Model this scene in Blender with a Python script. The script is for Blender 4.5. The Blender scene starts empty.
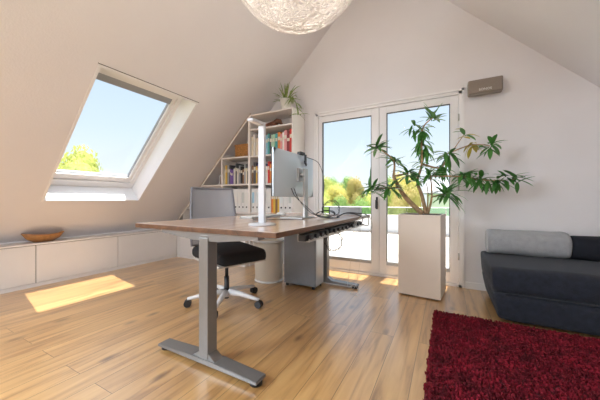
import bpy, bmesh, math, random
from mathutils import Vector, Matrix, noise
random.seed(7)
C = bpy.context.scene.collection
PI = math.pi
S = 0.92            # working unit (camera height) -> metres, applied at the end

# ------------------------------------------------------------------ materials
MATS = {}
def mat(name, col, rough=0.5, metal=0.0, var=0.0, vscale=8.0, bump=0.0, bscale=60.0, spec=0.5, stretch=(1,1,1),
        alpha=1.0, emit=None, estr=0.0, sheen=0.0, transl=0.0):
    if name in MATS: return MATS[name]
    m = bpy.data.materials.new(name); m.use_nodes = True
    nt = m.node_tree; n = nt.nodes; l = nt.links
    b = n['Principled BSDF']
    b.inputs['Base Color'].default_value = (*col, 1)
    b.inputs['Roughness'].default_value = rough
    b.inputs['Metallic'].default_value = metal
    b.inputs['Specular IOR Level'].default_value = spec
    if sheen: b.inputs['Sheen Weight'].default_value = sheen
    if alpha < 1: b.inputs['Alpha'].default_value = alpha
    if emit:
        b.inputs['Emission Color'].default_value = (*emit, 1); b.inputs['Emission Strength'].default_value = estr
    tc = n.new('ShaderNodeTexCoord'); mp = n.new('ShaderNodeMapping')
    mp.inputs['Scale'].default_value = stretch
    l.new(tc.outputs['Object'], mp.inputs['Vector'])
    if var:
        no = n.new('ShaderNodeTexNoise'); no.inputs['Scale'].default_value = vscale; no.inputs['Detail'].default_value = 4
        l.new(mp.outputs[0], no.inputs['Vector'])
        r = n.new('ShaderNodeValToRGB')
        r.color_ramp.elements[0].position = 0.3; r.color_ramp.elements[1].position = 0.7
        r.color_ramp.elements[0].color = (*[c*(1-var) for c in col], 1)
        r.color_ramp.elements[1].color = (*[min(1, c*(1+var)) for c in col], 1)
        l.new(no.outputs['Fac'], r.inputs['Fac']); l.new(r.outputs[0], b.inputs['Base Color'])
    if bump:
        no = n.new('ShaderNodeTexNoise'); no.inputs['Scale'].default_value = bscale; no.inputs['Detail'].default_value = 3
        l.new(mp.outputs[0], no.inputs['Vector'])
        bp = n.new('ShaderNodeBump'); bp.inputs['Strength'].default_value = bump; bp.inputs['Distance'].default_value = 0.01
        l.new(no.outputs['Fac'], bp.inputs['Height']); l.new(bp.outputs[0], b.inputs['Normal'])
    if transl:
        out = n['Material Output']; tr = n.new('ShaderNodeBsdfTranslucent'); mx = n.new('ShaderNodeMixShader')
        tr.inputs['Color'].default_value = (*[min(1, c*1.6) for c in col], 1); mx.inputs[0].default_value = transl
        l.new(b.outputs[0], mx.inputs[1]); l.new(tr.outputs[0], mx.inputs[2]); l.new(mx.outputs[0], out.inputs['Surface'])
    MATS[name] = m
    return m

def wood_mat(name, c1, c2, dark, rough, grain_axis=1, plank=None, knots=0.0):
    m = bpy.data.materials.new(name); m.use_nodes = True
    nt = m.node_tree; n = nt.nodes; l = nt.links; b = n['Principled BSDF']
    b.inputs['Roughness'].default_value = rough
    tc = n.new('ShaderNodeTexCoord')
    mp = n.new('ShaderNodeMapping')
    if grain_axis == 1: mp.inputs['Rotation'].default_value = (0, 0, PI/2)
    l.new(tc.outputs['Object'], mp.inputs['Vector'])     # x of mp output runs along the grain
    gm = n.new('ShaderNodeMapping'); gm.inputs['Scale'].default_value = (0.9, 11, 11)
    l.new(mp.outputs[0], gm.inputs['Vector'])
    vec = gm.outputs[0]
    if plank:
        br = n.new('ShaderNodeTexBrick')
        br.inputs['Scale'].default_value = 1.0
        br.inputs['Brick Width'].default_value = plank[0]; br.inputs['Row Height'].default_value = plank[1]
        br.inputs['Mortar Size'].default_value = 0.0016; br.inputs['Mortar Smooth'].default_value = 0.3
        br.offset = 0.37; br.offset_frequency = 2
        br.inputs['Color1'].default_value = (0, 0, 0, 1); br.inputs['Color2'].default_value = (1, 1, 1, 1)
        br.inputs['Mortar'].default_value = (0.5, 0.5, 0.5, 1); br.inputs['Bias'].default_value = 0
        l.new(mp.outputs[0], br.inputs['Vector'])
        add = n.new('ShaderNodeVectorMath'); add.operation = 'MULTIPLY_ADD'
        l.new(br.outputs['Color'], add.inputs[0]); add.inputs[1].default_value = (7, 13, 5)
        l.new(gm.outputs[0], add.inputs[2]); vec = add.outputs[0]
    no = n.new('ShaderNodeTexNoise'); no.inputs['Scale'].default_value = 2.2; no.inputs['Detail'].default_value = 7
    no.inputs['Distortion'].default_value = 0.6
    l.new(vec, no.inputs['Vector'])
    r = n.new('ShaderNodeValToRGB'); e = r.color_ramp.elements
    e[0].position = 0.28; e[0].color = (*dark, 1); e[1].position = 0.72; e[1].color = (*c1, 1)
    k = e.new(0.48); k.color = (*c2, 1)
    l.new(no.outputs['Fac'], r.inputs['Fac'])
    colout = r.outputs[0]
    if plank:
        mx = n.new('ShaderNodeMixRGB'); mx.blend_type = 'MULTIPLY'; mx.inputs[0].default_value = 0.55
        r2 = n.new('ShaderNodeValToRGB'); r2.color_ramp.elements[0].color = (0.62, 0.55, 0.48, 1); r2.color_ramp.elements[1].color = (1, 1, 1, 1)
        l.new(br.outputs['Color'], r2.inputs['Fac']); l.new(colout, mx.inputs[1]); l.new(r2.outputs[0], mx.inputs[2])
        mm = n.new('ShaderNodeMixRGB'); mm.inputs[2].default_value = (*[c*0.45 for c in dark], 1)
        l.new(br.outputs['Fac'], mm.inputs[0]); l.new(mx.outputs[0], mm.inputs[1]); colout = mm.outputs[0]
    if knots:
        km = n.new('ShaderNodeMapping'); km.inputs['Scale'].default_value = (2.3, 5.0, 5.0)
        l.new(mp.outputs[0], km.inputs['Vector'])
        vo = n.new('ShaderNodeTexVoronoi'); vo.inputs['Scale'].default_value = 1.0
        l.new(km.outputs[0], vo.inputs['Vector'])
        kr = n.new('ShaderNodeValToRGB'); kr.color_ramp.elements[0].position = 0.02; kr.color_ramp.elements[1].position = 0.16
        kr.color_ramp.elements[0].color = (1, 1, 1, 1); kr.color_ramp.elements[1].color = (0, 0, 0, 1)
        l.new(vo.outputs['Distance'], kr.inputs['Fac'])
        kx = n.new('ShaderNodeMixRGB'); kx.inputs[2].default_value = (*[c*0.5 for c in dark], 1)
        ml = n.new('ShaderNodeMath'); ml.operation = 'MULTIPLY'; ml.inputs[1].default_value = knots
        l.new(kr.outputs[0], ml.inputs[0]); l.new(ml.outputs[0], kx.inputs[0]); l.new(colout, kx.inputs[1]); colout = kx.outputs[0]
    l.new(colout, b.inputs['Base Color'])
    bp = n.new('ShaderNodeBump'); bp.inputs['Strength'].default_value = 0.12; bp.inputs['Distance'].default_value = 0.004
    l.new(no.outputs['Fac'], bp.inputs['Height']); l.new(bp.outputs[0], b.inputs['Normal'])
    MATS[name] = m
    return m

M_floor = wood_mat('oak_floorboards', (0.74, 0.46, 0.18), (0.61, 0.345, 0.125), (0.32, 0.15, 0.045), 0.38, 1, plank=(1.9, 0.155), knots=0.9)
M_top = wood_mat('desktop_wood', (0.80, 0.58, 0.45), (0.72, 0.49, 0.36), (0.52, 0.33, 0.23), 0.33, 1)  # base colour paled; the reflection on the desktop is put into it
def coat(m, w, rough, ior):
    b = m.node_tree.nodes['Principled BSDF']; b.inputs['Coat Weight'].default_value = w; b.inputs['Coat Roughness'].default_value = rough; b.inputs['Coat IOR'].default_value = ior
coat(M_floor, 1.0, .28, 2.1); coat(M_top, 1.0, .16, 2.2)
M_bowl = wood_mat('bowl_wood', (0.52, 0.25, 0.08), (0.42, 0.19, 0.06), (0.2, 0.08, 0.03), 0.4, 0)
M_wall = mat('plaster_wall', (0.81, 0.78, 0.785), 0.9, var=0.02, vscale=2, bump=0.15, bscale=90)
M_ceil = mat('plaster_slope', (0.81, 0.78, 0.79), 0.9, var=0.02, vscale=1.5, bump=0.12, bscale=90)
M_white = mat('white_lacquer', (0.86, 0.83, 0.82), 0.45, var=0.01)
M_shelf = mat('white_shelf_board', (0.84, 0.79, 0.76), 0.5, var=0.01)
M_frame = mat('white_window_frame', (0.88, 0.86, 0.86), 0.35, var=0.01)
M_reveal = mat('white_reveal', (0.90, 0.90, 0.92), 0.6, var=0.01)
M_gap = mat('dark_joint', (0.10, 0.08, 0.07), 0.8)
M_trim = mat('aged_trim', (0.52, 0.40, 0.28), 0.7, var=0.05)
M_blind = mat('grey_blind', (0.36, 0.37, 0.40), 0.6)
M_seal = mat('black_seal', (0.04, 0.045, 0.05), 0.5)
M_black = mat('black_plastic', (0.018, 0.018, 0.02), 0.42)
M_alu = mat('silver_powder_coat', (0.24, 0.235, 0.23), 0.34, 0.5, var=0.02, vscale=40)
M_alu2 = mat('brushed_aluminium', (0.48, 0.47, 0.46), 0.35, 0.6)
M_lampw = mat('white_lamp_metal', (0.60, 0.60, 0.62), 0.35)
M_mon = mat('monitor_back_silver', (0.60, 0.67, 0.72), 0.33, 0.3)
M_screen = mat('dark_screen', (0.01, 0.012, 0.015), 0.12)
M_pc = mat('grey_case_steel', (0.20, 0.21, 0.225), 0.42, 0.4, var=0.03, vscale=20)
M_fabric = mat('black_seat_fabric', (0.008, 0.008, 0.010), 0.85, bump=0.4, bscale=300)
M_sofa = mat('charcoal_sofa_fabric', (0.010, 0.013, 0.024), 0.88, var=0.45, vscale=30, bump=0.5, bscale=220, sheen=0.10)
M_roll = mat('light_grey_fleece', (0.36, 0.36, 0.37), 0.95, var=0.08, vscale=25, bump=0.6, bscale=160, sheen=0.2)
M_roll2 = mat('navy_black_fabric', (0.008, 0.010, 0.018), 0.9, bump=0.5, bscale=200)
M_rug = mat('crimson_pile', (0.19, 0.003, 0.014), 0.9, var=0.45, vscale=9)
M_planter = mat('white_planter_gloss', (0.78, 0.67, 0.57), 0.3, var=0.01)
M_soil = mat('potting_soil', (0.05, 0.03, 0.02), 0.95, bump=1, bscale=40)
M_bark = mat('plant_bark', (0.42, 0.27, 0.15), 0.8, var=0.25, vscale=25, bump=0.5)
M_leaf = mat('glossy_leaf', (0.07, 0.22, 0.045), 0.35, var=0.35, vscale=6, transl=0.25)
M_leafy = mat('yellowing_leaf', (0.45, 0.36, 0.06), 0.45, transl=0.3)
M_spider = mat('striped_leaf', (0.22, 0.30, 0.08), 0.45, var=0.5, vscale=30, transl=0.2)
M_pot = mat('white_glazed_pot', (0.72, 0.70, 0.62), 0.35)
M_bin = mat('cream_bin_plastic', (0.78, 0.70, 0.58), 0.45, transl=0.15)
M_bin2 = mat('bin_rim_plastic', (0.74, 0.74, 0.72), 0.4)
M_wick = mat('wicker', (0.60, 0.30, 0.10), 0.8, var=0.35, vscale=60, bump=1.0, bscale=80)
M_spk = mat('speaker_grille', (0.30, 0.25, 0.21), 0.6, 0.2, bump=0.6, bscale=260)
M_spk2 = mat('speaker_shell', (0.24, 0.20, 0.17), 0.5)
M_thread = mat('white_thread', (0.88, 0.82, 0.76), 0.6, transl=0.35)
M_paper = mat('paper', (0.86, 0.85, 0.82), 0.8)
M_pages = mat('book_pages', (0.80, 0.74, 0.62), 0.9)
M_terr = mat('terrace_paving', (0.62, 0.56, 0.50), 0.8, var=0.04, vscale=3)
M_render = mat('exterior_render', (0.82, 0.80, 0.78), 0.9)
M_grass = mat('meadow', (0.22, 0.32, 0.07), 0.95, var=0.3, vscale=0.6)
M_roof = mat('grey_roof_tiles', (0.45, 0.46, 0.50), 0.8, var=0.1, vscale=6)
M_cable = mat('black_cable', (0.015, 0.015, 0.018), 0.5)
M_cablew = mat('white_cable', (0.7, 0.68, 0.64), 0.5)

def glass_mat(name, tint, fac):
    m = bpy.data.materials.new(name); m.use_nodes = True; n = m.node_tree.nodes; l = m.node_tree.links
    n.remove(n['Principled BSDF']); out = n['Material Output']
    t = n.new('ShaderNodeBsdfTransparent'); t.inputs[0].default_value = (*tint, 1)
    g = n.new('ShaderNodeBsdfGlossy'); g.inputs['Roughness'].default_value = 0.02
    fr = n.new('ShaderNodeFresnel'); fr.inputs[0].default_value = 1.45
    mu = n.new('ShaderNodeMath'); mu.operation = 'MULTIPLY'; mu.inputs[1].default_value = fac
    mx = n.new('ShaderNodeMixShader')
    l.new(fr.outputs[0], mu.inputs[0]); l.new(mu.outputs[0], mx.inputs[0]); l.new(t.outputs[0], mx.inputs[1]); l.new(g.outputs[0], mx.inputs[2])
    l.new(mx.outputs[0], out.inputs['Surface']); return m
M_glass = glass_mat('window_glass', (0.97, 0.985, 0.985), 0.05)
M_rail = glass_mat('railing_glass', (0.80, 0.92, 0.86), 1.0)

def mesh_fabric():
    m = bpy.data.materials.new('grey_mesh_fabric'); m.use_nodes = True; n = m.node_tree.nodes; l = m.node_tree.links
    b = n['Principled BSDF']; b.inputs['Base Color'].default_value = (0.42, 0.43, 0.48, 1); b.inputs['Roughness'].default_value = 0.7
    tc = n.new('ShaderNodeTexCoord'); w = n.new('ShaderNodeTexWave'); w.bands_direction = 'Y'
    w.inputs['Scale'].default_value = 40; w2 = n.new('ShaderNodeTexWave'); w2.bands_direction = 'Z'; w2.inputs['Scale'].default_value = 40
    l.new(tc.outputs['Object'], w.inputs['Vector']); l.new(tc.outputs['Object'], w2.inputs['Vector'])
    mx = n.new('ShaderNodeMath'); mx.operation = 'MAXIMUM'; l.new(w.outputs['Fac'], mx.inputs[0]); l.new(w2.outputs['Fac'], mx.inputs[1])
    mr = n.new('ShaderNodeMapRange'); mr.inputs['To Min'].default_value = 0.45; mr.inputs['To Max'].default_value = 1.0
    l.new(mx.outputs[0], mr.inputs['Value']); l.new(mr.outputs[0], b.inputs['Alpha'])
    return m
M_mesh = mesh_fabric()

# ------------------------------------------------------------------ mesh helpers
class MB:
    def __init__(s): s.bm = bmesh.new()
    def box(s, x0, x1, y0, y1, z0, z1, bev=0.0, seg=2, mi=0, M=None):
        r = bmesh.ops.create_cube(s.bm, size=1.0)
        vs = r['verts']
        for v in vs:
            v.co = Vector(((x0+x1)/2 + v.co.x*(x1-x0), (y0+y1)/2 + v.co.y*(y1-y0), (z0+z1)/2 + v.co.z*(z1-z0)))
        fs = set(f for v in vs for f in v.link_faces)
        if bev:
            es = list(set(e for v in vs for e in v.link_edges))
            rb = bmesh.ops.bevel(s.bm, geom=es, offset=bev, segments=seg, profile=0.5, affect='EDGES')
            fs = set(rb['faces']) | set(f for f in fs if f.is_valid)
            vs = list(set(v for f in fs for v in f.verts))
        for f in fs: f.material_index = mi
        if M is not None:
            for v in vs: v.co = M @ v.co
        return s
    def face(s, pts, mi=0):
        f = s.bm.faces.new([s.bm.verts.new(p) for p in pts]); f.material_index = mi; return s
    def prism(s, pts, off, mi=0):
        a = [s.bm.verts.new(p) for p in pts]; o = Vector(off)
        b = [s.bm.verts.new(Vector(p)+o) for p in pts]; n = len(pts)
        fs = [s.bm.faces.new(a), s.bm.faces.new(b[::-1])]
        for i in range(n): fs.append(s.bm.faces.new((a[i], b[i], b[(i+1) % n], a[(i+1) % n])))
        for f in fs: f.material_index = mi
        return s
    def tube(s, pts, r, n=8, closed=False, mi=0, cap=True):
        pts = [Vector(p) for p in pts]; N = len(pts)
        rr = r if isinstance(r, (list, tuple)) else [r]*N
        rings = []; up = None
        for i, p in enumerate(pts):
            if closed: t = pts[(i+1) % N]-pts[i-1]
            else: t = pts[min(i+1, N-1)]-pts[max(i-1, 0)]
            if t.length < 1e-9: t = Vector((0, 0, 1))
            t.normalize()
            if up is None:
                up = Vector((0, 0, 1)) if abs(t.z) < 0.9 else Vector((1, 0, 0))
            a = up - t*up.dot(t)
            if a.length < 1e-6: a = t.orthogonal()
            a.normalize(); up = a; b = t.cross(a)
            rings.append([s.bm.verts.new(p + (a*math.cos(2*PI*k/n)+b*math.sin(2*PI*k/n))*rr[i]) for k in range(n)])
        for i in range(N if closed else N-1):
            A = rings[i]; B = rings[(i+1) % N]
            for k in range(n):
                f = s.bm.faces.new((A[k], A[(k+1) % n], B[(k+1) % n], B[k])); f.smooth = True; f.material_index = mi
        if cap and not closed and n > 2:
            f = s.bm.faces.new(rings[0][::-1]); f.material_index = mi
            f = s.bm.faces.new(rings[-1]); f.material_index = mi
        return s
    def lathe(s, prof, n=32, c=(0, 0, 0), sx=1, sy=1, mi=0, smooth=True):
        rings = []
        for (r, z) in prof:
            if r < 1e-6: rings.append([s.bm.verts.new((c[0], c[1], c[2]+z))])
            else: rings.append([s.bm.verts.new((c[0]+r*sx*math.cos(2*PI*k/n), c[1]+r*sy*math.sin(2*PI*k/n), c[2]+z)) for k in range(n)])
        for A, B in zip(rings, rings[1:]):
            for k in range(n):
                a = [A[0]] if len(A) == 1 else [A[k], A[(k+1) % n]]
                b = [B[0]] if len(B) == 1 else [B[(k+1) % n], B[k]]
                if len(a)+len(b) > 2:
                    f = s.bm.faces.new(a+b); f.smooth = smooth; f.material_index = mi
        return s
    def cyl(s, p0, p1, r, n=16, mi=0): return s.tube([p0, p1], r, n, mi=mi)
    def build(s, name, m, parent=None, smooth=False, loc=None):
        bmesh.ops.recalc_face_normals(s.bm, faces=s.bm.faces)
        me = bpy.data.meshes.new(name); s.bm.to_mesh(me); s.bm.free()
        for x in (m if isinstance(m, (list, tuple)) else [m]): me.materials.append(x)
        if smooth:
            for p in me.polygons: p.use_smooth = True
        o = bpy.data.objects.new(name, me); C.objects.link(o)
        if parent: o.parent = parent
        if loc: o.location = loc
        return o
def tag(o, label=None, cat=None, group=None, kind=None):
    if label: o['label'] = label
    if cat: o['category'] = cat
    if group: o['group'] = group
    if kind: o['kind'] = kind
    return o
def empty(name, loc, rz=0):
    o = bpy.data.objects.new(name, None); C.objects.link(o); o.location = loc; o.rotation_euler = (0, 0, rz); o.empty_display_size = 0.1
    return o
def struct(o, label, cat): return tag(o, label, cat, kind='structure')
def copy_tree(o, parent=None):
    c = o.copy(); C.objects.link(c)
    if parent: c.parent = parent
    for ch in [x for x in bpy.data.objects if x.parent == o]: copy_tree(ch, c)
    return c
def box1(name, m, parent, *a, **k): return MB().box(*a, **k).build(name, m, parent)

# ------------------------------------------------------------------ room shell
YG = 3.59; YR = -3.2; XL = -4.41; XR = 2.84; SH = 4.92; RX = -0.79; RZ = 4.13
struct(MB().box(-4.5, XR+.1, YR-.1, YG+.02, -0.1, 0).build('floor', M_floor), 'oak plank floor running towards the terrace door', 'floor')

def slab_with_hole(mb, P, u0, u1, v0, v1, hu0, hu1, hv0, hv1):
    us = [u0, hu0, hu1, u1]; vs = [v0, hv0, hv1, v1]
    for i in range(3):
        for j in range(3):
            if i == 1 and j == 1: continue
            if us[i+1]-us[i] < 1e-6 or vs[j+1]-vs[j] < 1e-6: continue
            mb.face([P(us[i], vs[j]), P(us[i+1], vs[j]), P(us[i+1], vs[j+1]), P(us[i], vs[j+1])])
q = math.sqrt(0.5)
def PL(y, v, d=0.0):   # left slope: v up the slope from X=-3.92 (z=1), d outward
    return Vector((-3.92+v*q-d*q, y, 1.0+v*q+d*q))
def PR(y, v, d=0.0):   # right slope: v up the slope from X=2.34 (z=1)
    return Vector((2.34-v*q+d*q, y, 1.0+v*q+d*q))
SK = (1.28, 2.33, 0.0, 1.69)
cm = MB()
slab_with_hole(cm, PL, .4, YG, (XL+3.92)/q, (RX+3.92)/q, *SK)
slab_with_hole(cm, PL, YR, .4, (XL+3.92)/q, (RX+3.92)/q, -2.3, -.5, 0.6, 2.6)
slab_with_hole(cm, PR, YR, YG, (2.34-XR)/q, (2.34-RX)/q, -2.3, -0.4, 0.6, 2.6)
# reveal lining of the unseen skylights added in both slopes for light
for (a, b) in (((-2.3, .6), (-.4, .6)), ((-.4, .6), (-.4, 2.6)), ((-.4, 2.6), (-2.3, 2.6)), ((-2.3, 2.6), (-2.3, .6))):
    cm.face([PR(*a), PR(*b), PR(*b, .3), PR(*a, .3)]); cm.face([PL(min(a[0], -.5) if a[0] > -1 else a[0], a[1]), PL(-.5 if b[0] > -1 else b[0], b[1]), PL(-.5 if b[0] > -1 else b[0], b[1], .3), PL(-.5 if a[0] > -1 else a[0], a[1], .3)])
struct(cm.build('ceiling', M_ceil), 'white plastered roof slopes meeting at the ridge', 'ceiling')

def wall_prism(name, poly, y0, y1, label):
    m = MB(); m.prism([(x, y0, z) for x, z in poly], (0, y1-y0, 0)); return m
DX0, DX1, DZ = -1.674, 0.161, 2.25
g = MB()
for poly in ([(-4.6, 0), (DX0, 0), (DX0, DX0+SH), (-4.6, -4.6+SH)],
             [(DX0, DZ), (DX1, DZ), (DX1, 3.34-DX1), (RX, RZ), (DX0, DX0+SH)],
             [(DX1, 0), (3.0, 0), (3.0, .34), (DX1, 3.34-DX1)]):
    g.prism([(x, YG, z) for x, z in poly], (0, 0.10, 0))
struct(g.build('wall_back', M_wall), 'white plastered gable wall around the double terrace door', 'wall')
g = MB()
for poly in ([(-4.6, 0), (-2.6, 0), (-2.6, -2.6+SH), (-4.6, .32)],
             [(-2.6, 0), (1.0, 0), (1.0, 0.25), (-2.6, 0.25)],
             [(-2.6, 2.3), (1.0, 2.3), (1.0, 2.34), (RX, RZ), (-2.6, 2.32)],
             [(1.0, 0), (3.0, 0), (3.0, .34), (1.0, 2.34)]):
    g.prism([(x, YR, z) for x, z in poly], (0, -0.2, 0))
struct(g.build('wall_front', M_wall), 'plastered gable wall behind the viewpoint with an added wide window for light', 'wall')
struct(MB().box(XL-.1, XL-.002, YR, YG-.002, 0, .6).build('wall_left', M_wall), 'low knee wall behind the white cabinets', 'wall')
struct(MB().box(XR, XR+.1, YR, YG-.002, 0, .6).build('wall_right', M_wall), 'low knee wall on the sofa side', 'wall')
struct(MB().box(DX1+.03, XR, YG-.018, YG, 0, 0.075, bev=.003).build('baseboard_back', M_white), 'white skirting board on the gable wall beside the sofa', 'baseboard')

for nm, F, ua, ub, lb in (('added_window_3', PR, -2.3, -.4, 'added unseen roof skylight in the right slope, lets in fill light'), ('added_window_4', PL, -2.3, -.5, 'added unseen roof skylight in the left slope, to light the right slope')):  # unseen skylights added behind the camera to light the slopes
    w = empty(nm, F((ua+ub)/2, 1.6)); struct(w, lb, 'window'); c0 = Vector(w.location); mb = MB(); nn = (F(0, 0, 1)-F(0, 0, 0))*.06
    for (a0, a1, b0, b1) in ((ua, ua+.07, .6, 2.6), (ub-.07, ub, .6, 2.6), (ua+.07, ub-.07, .6, .67), (ua+.07, ub-.07, 2.53, 2.6)):
        mb.prism([F(a0, b0, .22)-c0, F(a1, b0, .22)-c0, F(a1, b1, .22)-c0, F(a0, b1, .22)-c0], nn)
    mb.build('frame', M_frame, w)
    mb = MB(); mb.prism([F(ua+.07, .67, .25)-c0, F(ub-.07, .67, .25)-c0, F(ub-.07, 2.53, .25)-c0, F(ua+.07, 2.53, .25)-c0], nn*.07); mb.build('pane', M_glass, w)
# ------------------------------------------------------------------ skylight (window_1)
w = empty('window_1', PL(1.8, 0)); struct(w, 'roof skylight in the left slope with tree and sky beyond', 'window')
inv = -Vector(w.location)
def wb(name, m, fn, parent=None):
    mb = MB(); fn(mb)
    for v in mb.bm.verts: v.co += inv
    return mb.build(name, m, parent or w)
u0, u1, v0, v1 = SK
def slopebox(mb, a0, a1, b0, b1, d0, d1, mi=0):
    pts = [PL(a0, b0, d0), PL(a1, b0, d0), PL(a1, b1, d0), PL(a0, b1, d0)]
    mb.prism(pts, Vector((-q, 0, q))*(d1-d0), mi)
def lining(mb):
    D = .30
    for (a, b) in (((u0, v0), (u1, v0)), ((u1, v0), (u1, v1)), ((u1, v1), (u0, v1)), ((u0, v1), (u0, v0))):
        mb.face([PL(*a), PL(*b), PL(*b, D), PL(*a, D)])
wb('reveal_lining', M_reveal, lining)
def archi(mb):
    t = .022; d = -.006
    slopebox(mb, u0-t, u0, v0-t, v1+t, d, .0); slopebox(mb, u1, u1+t, v0-t, v1+t, d, 0)
    slopebox(mb, u0, u1, v1, v1+t, d, 0); slopebox(mb, u0, u1, v0-t*.5, v0, d, 0)
wb('architrave', M_frame, archi)
wb('joint_line', M_gap, lambda mb: slopebox(mb, u0-.03, u1+.03, v1+.022, v1+.028, -.003, 0))
def fr(mb):
    d0, d1 = .25, .36
    slopebox(mb, u0, u0+.05, v0, v1, d0, d1); slopebox(mb, u1-.05, u1, v0, v1, d0, d1)
    slopebox(mb, u0+.05, u1-.05, v0, v0+.09, d0, d1); slopebox(mb, u0+.05, u1-.05, v1-.11, v1, d0-.05, d1)
wb('frame', M_frame, fr)
def sash(mb):
    d0, d1 = .275, .345
    slopebox(mb, u0+.052, u0+.09, v0+.092, v1-.112, d0, d1); slopebox(mb, u1-.09, u1-.052, v0+.092, v1-.112, d0, d1)
    slopebox(mb, u0+.09, u1-.09, v0+.092, v0+.17, d0, d1); slopebox(mb, u0+.09, u1-.09, v1-.17, v1-.112, d0, d1)
wb('sash', M_frame, sash)
wb('blind_cassette', M_blind, lambda mb: slopebox(mb, u0+.09, u1-.09, v1-.25, v1-.171, .285, .32))
def seal(mb):
    slopebox(mb, u1-.098, u1-.09, v0+.17, v1-.22, .30, .33); slopebox(mb, u0+.09, u1-.09, v0+.17, v0+.178, .30, .33)
wb('seal', M_blind, seal)
wb('pane', M_glass, lambda mb: slopebox(mb, u0+.08, u1-.08, v0+.16, v1-.16, .322, .326))

# ------------------------------------------------------------------ terrace door (door_1)
d = empty('door_1', (-.757, YG, 0)); struct(d, 'white double glazed terrace door with black handle', 'door')
def L(x): return x+.757
yf = .045
fm = MB()
fm.box(L(DX0), L(DX0)+.035, 0, .09, 0, DZ, bev=.003); fm.box(L(DX1)-.035, L(DX1), 0, .09, 0, DZ, bev=.003)
fm.box(L(DX0), L(DX1), 0, .09, DZ-.035, DZ, bev=.003); fm.box(L(DX0), L(DX1), 0, .12, 0, .03, bev=.003)
fm.build('door_frame', M_frame, d)
am = MB(); t = .022
am.box(L(DX0)-t, L(DX0), -.012, 0, 0, DZ+t); am.box(L(DX1), L(DX1)+t, -.012, 0, 0, DZ+t); am.box(L(DX0)-t, L(DX1)+t, -.012, 0, DZ, DZ+t)
am.build('architrave', M_frame, d)
def leaf(x0, x1, gx0, gx1):
    m = MB(); y0, y1 = .02, .085; z0, z1 = .032, DZ-.037; gz0, gz1 = .185, 2.13
    m.box(x0, gx0, y0, y1, z0, z1, bev=.004); m.box(gx1, x1, y0, y1, z0, z1, bev=.004)
    m.box(gx0, gx1, y0, y1, z0, gz0-.03, bev=.004); m.box(gx0, gx1, y0, y1, gz1, z1, bev=.004)
    lf = m.build('door_leaf', M_frame, d)
    b = MB(); b.box(gx0, gx0+.009, .03, .06, gz0, gz1); b.box(gx1-.009, gx1, .03, .06, gz0, gz1); b.box(gx0, gx1, .03, .06, gz1-.009, gz1)
    b.build('seal', M_seal, lf)
    box1('weather_bar', M_alu2, lf, gx0, gx1, .022, .085, gz0-.03, gz0+.01)
    box1('pane', M_glass, lf, gx0, gx1, .05, .054, gz0, gz1)
    return lf
leaf(L(DX0)+.037, L(-.773), L(-1.586), L(-.873))
lr = leaf(L(-.769), L(DX1)-.037, L(-.68), L(.042))
hm = MB(); hm.box(L(-.80)-.012, L(-.80)+.012, .008, .02, .88, 1.04, bev=.004); hm.cyl((L(-.80), .008, .99), (L(-.80), -.035, .99), .009)
hm.box(L(-.80)-.009, L(-.80)+.009, -.045, -.03, .89, 1.0, bev=.004)
tag(hm.build('door_handle', M_black, d), 'black lever handle')
for z in (.35, 1.15, 1.95):
    MB().cyl((L(DX1)-.03, .008, z-.04), (L(DX1)-.03, .008, z+.04), .010, 12).build('hinge', M_alu2, d)

# ------------------------------------------------------------------ unseen rear window, added behind the camera to light the room
rw = empty('added_window_2', (-.8, YR-.1, .25)); struct(rw, 'added unseen wide window in the rear gable, lets in fill light', 'window')
m = MB(); m.box(-1.8, 1.8, -.04, .04, 0, .06); m.box(-1.8, 1.8, -.04, .04, 1.99, 2.05); m.box(-1.8, -1.74, -.04, .04, 0, 2.05); m.box(1.74, 1.8, -.04, .04, 0, 2.05); m.box(-.03, .03, -.04, .04, 0, 2.05)
m.build('frame', M_frame, rw); box1('pane', M_glass, rw, -1.74, 1.74, -.003, .003, .06, 1.99)

# ------------------------------------------------------------------ knee-wall cabinets
XC = -4.155; TOPZ = .50
edges = [3.14, 2.174, 1.29, .405, -.48, -1.37]
lab = ['white flat-front low cabinet under the slope, nearest the bookcase', 'white flat-front low cabinet under the slope, below the skylight',
       'white low cabinet under the slope with the wooden bowl above its right end', 'white low cabinet under the slope, outermost to the left', 'white low cabinet behind the viewpoint under the left slope']
for i in range(5):
    y1, y0 = edges[i], edges[i+1]
    c = empty('low_cabinet', (XC, (y0+y1)/2, 0)); tag(c, lab[i], 'cabinet', 'low cabinets under the slope')
    hw = (y1-y0)/2
    m = MB(); m.box(-.24, -.022, -hw+.002, hw-.002, .0, TOPZ-.022); m.build('body', M_gap, c)
    m = MB(); m.box(-.02, 0, -hw+.004, hw-.004, .045, TOPZ-.026, bev=.002); m.build('door', M_white, c)
    m = MB(); m.box(-.021, -.004, -hw, hw, 0, .041); m.build('plinth', M_white, c)
m = MB(); m.box(-.252, .006, -1.37, 3.13, 0, .02, bev=.003)
o = m.build('worktop', M_white, None, loc=(XC, 0, TOPZ-.02)); tag(o, 'long white worktop running over the low cabinets', 'worktop')

# wooden bowl
m = MB(); prof = [(0, 0), (.09, 0), (.15, .035), (.19, .082), (.182, .086), (.142, .045), (.08, .014), (0, .012)]
m.lathe(prof, 40, sx=.62, sy=1.05)
for v in m.bm.verts:
    v.co.z += .028*(abs(v.co.y)/.19)**2*(v.co.z/.085) - .006*math.cos(v.co.x*30)*(v.co.z/.085)
o = m.build('bowl', M_bowl, None, loc=(-4.285, 1.40, TOPZ+.0005)); tag(o, 'oval carved wooden bowl on the white worktop under the skylight', 'bowl')

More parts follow.
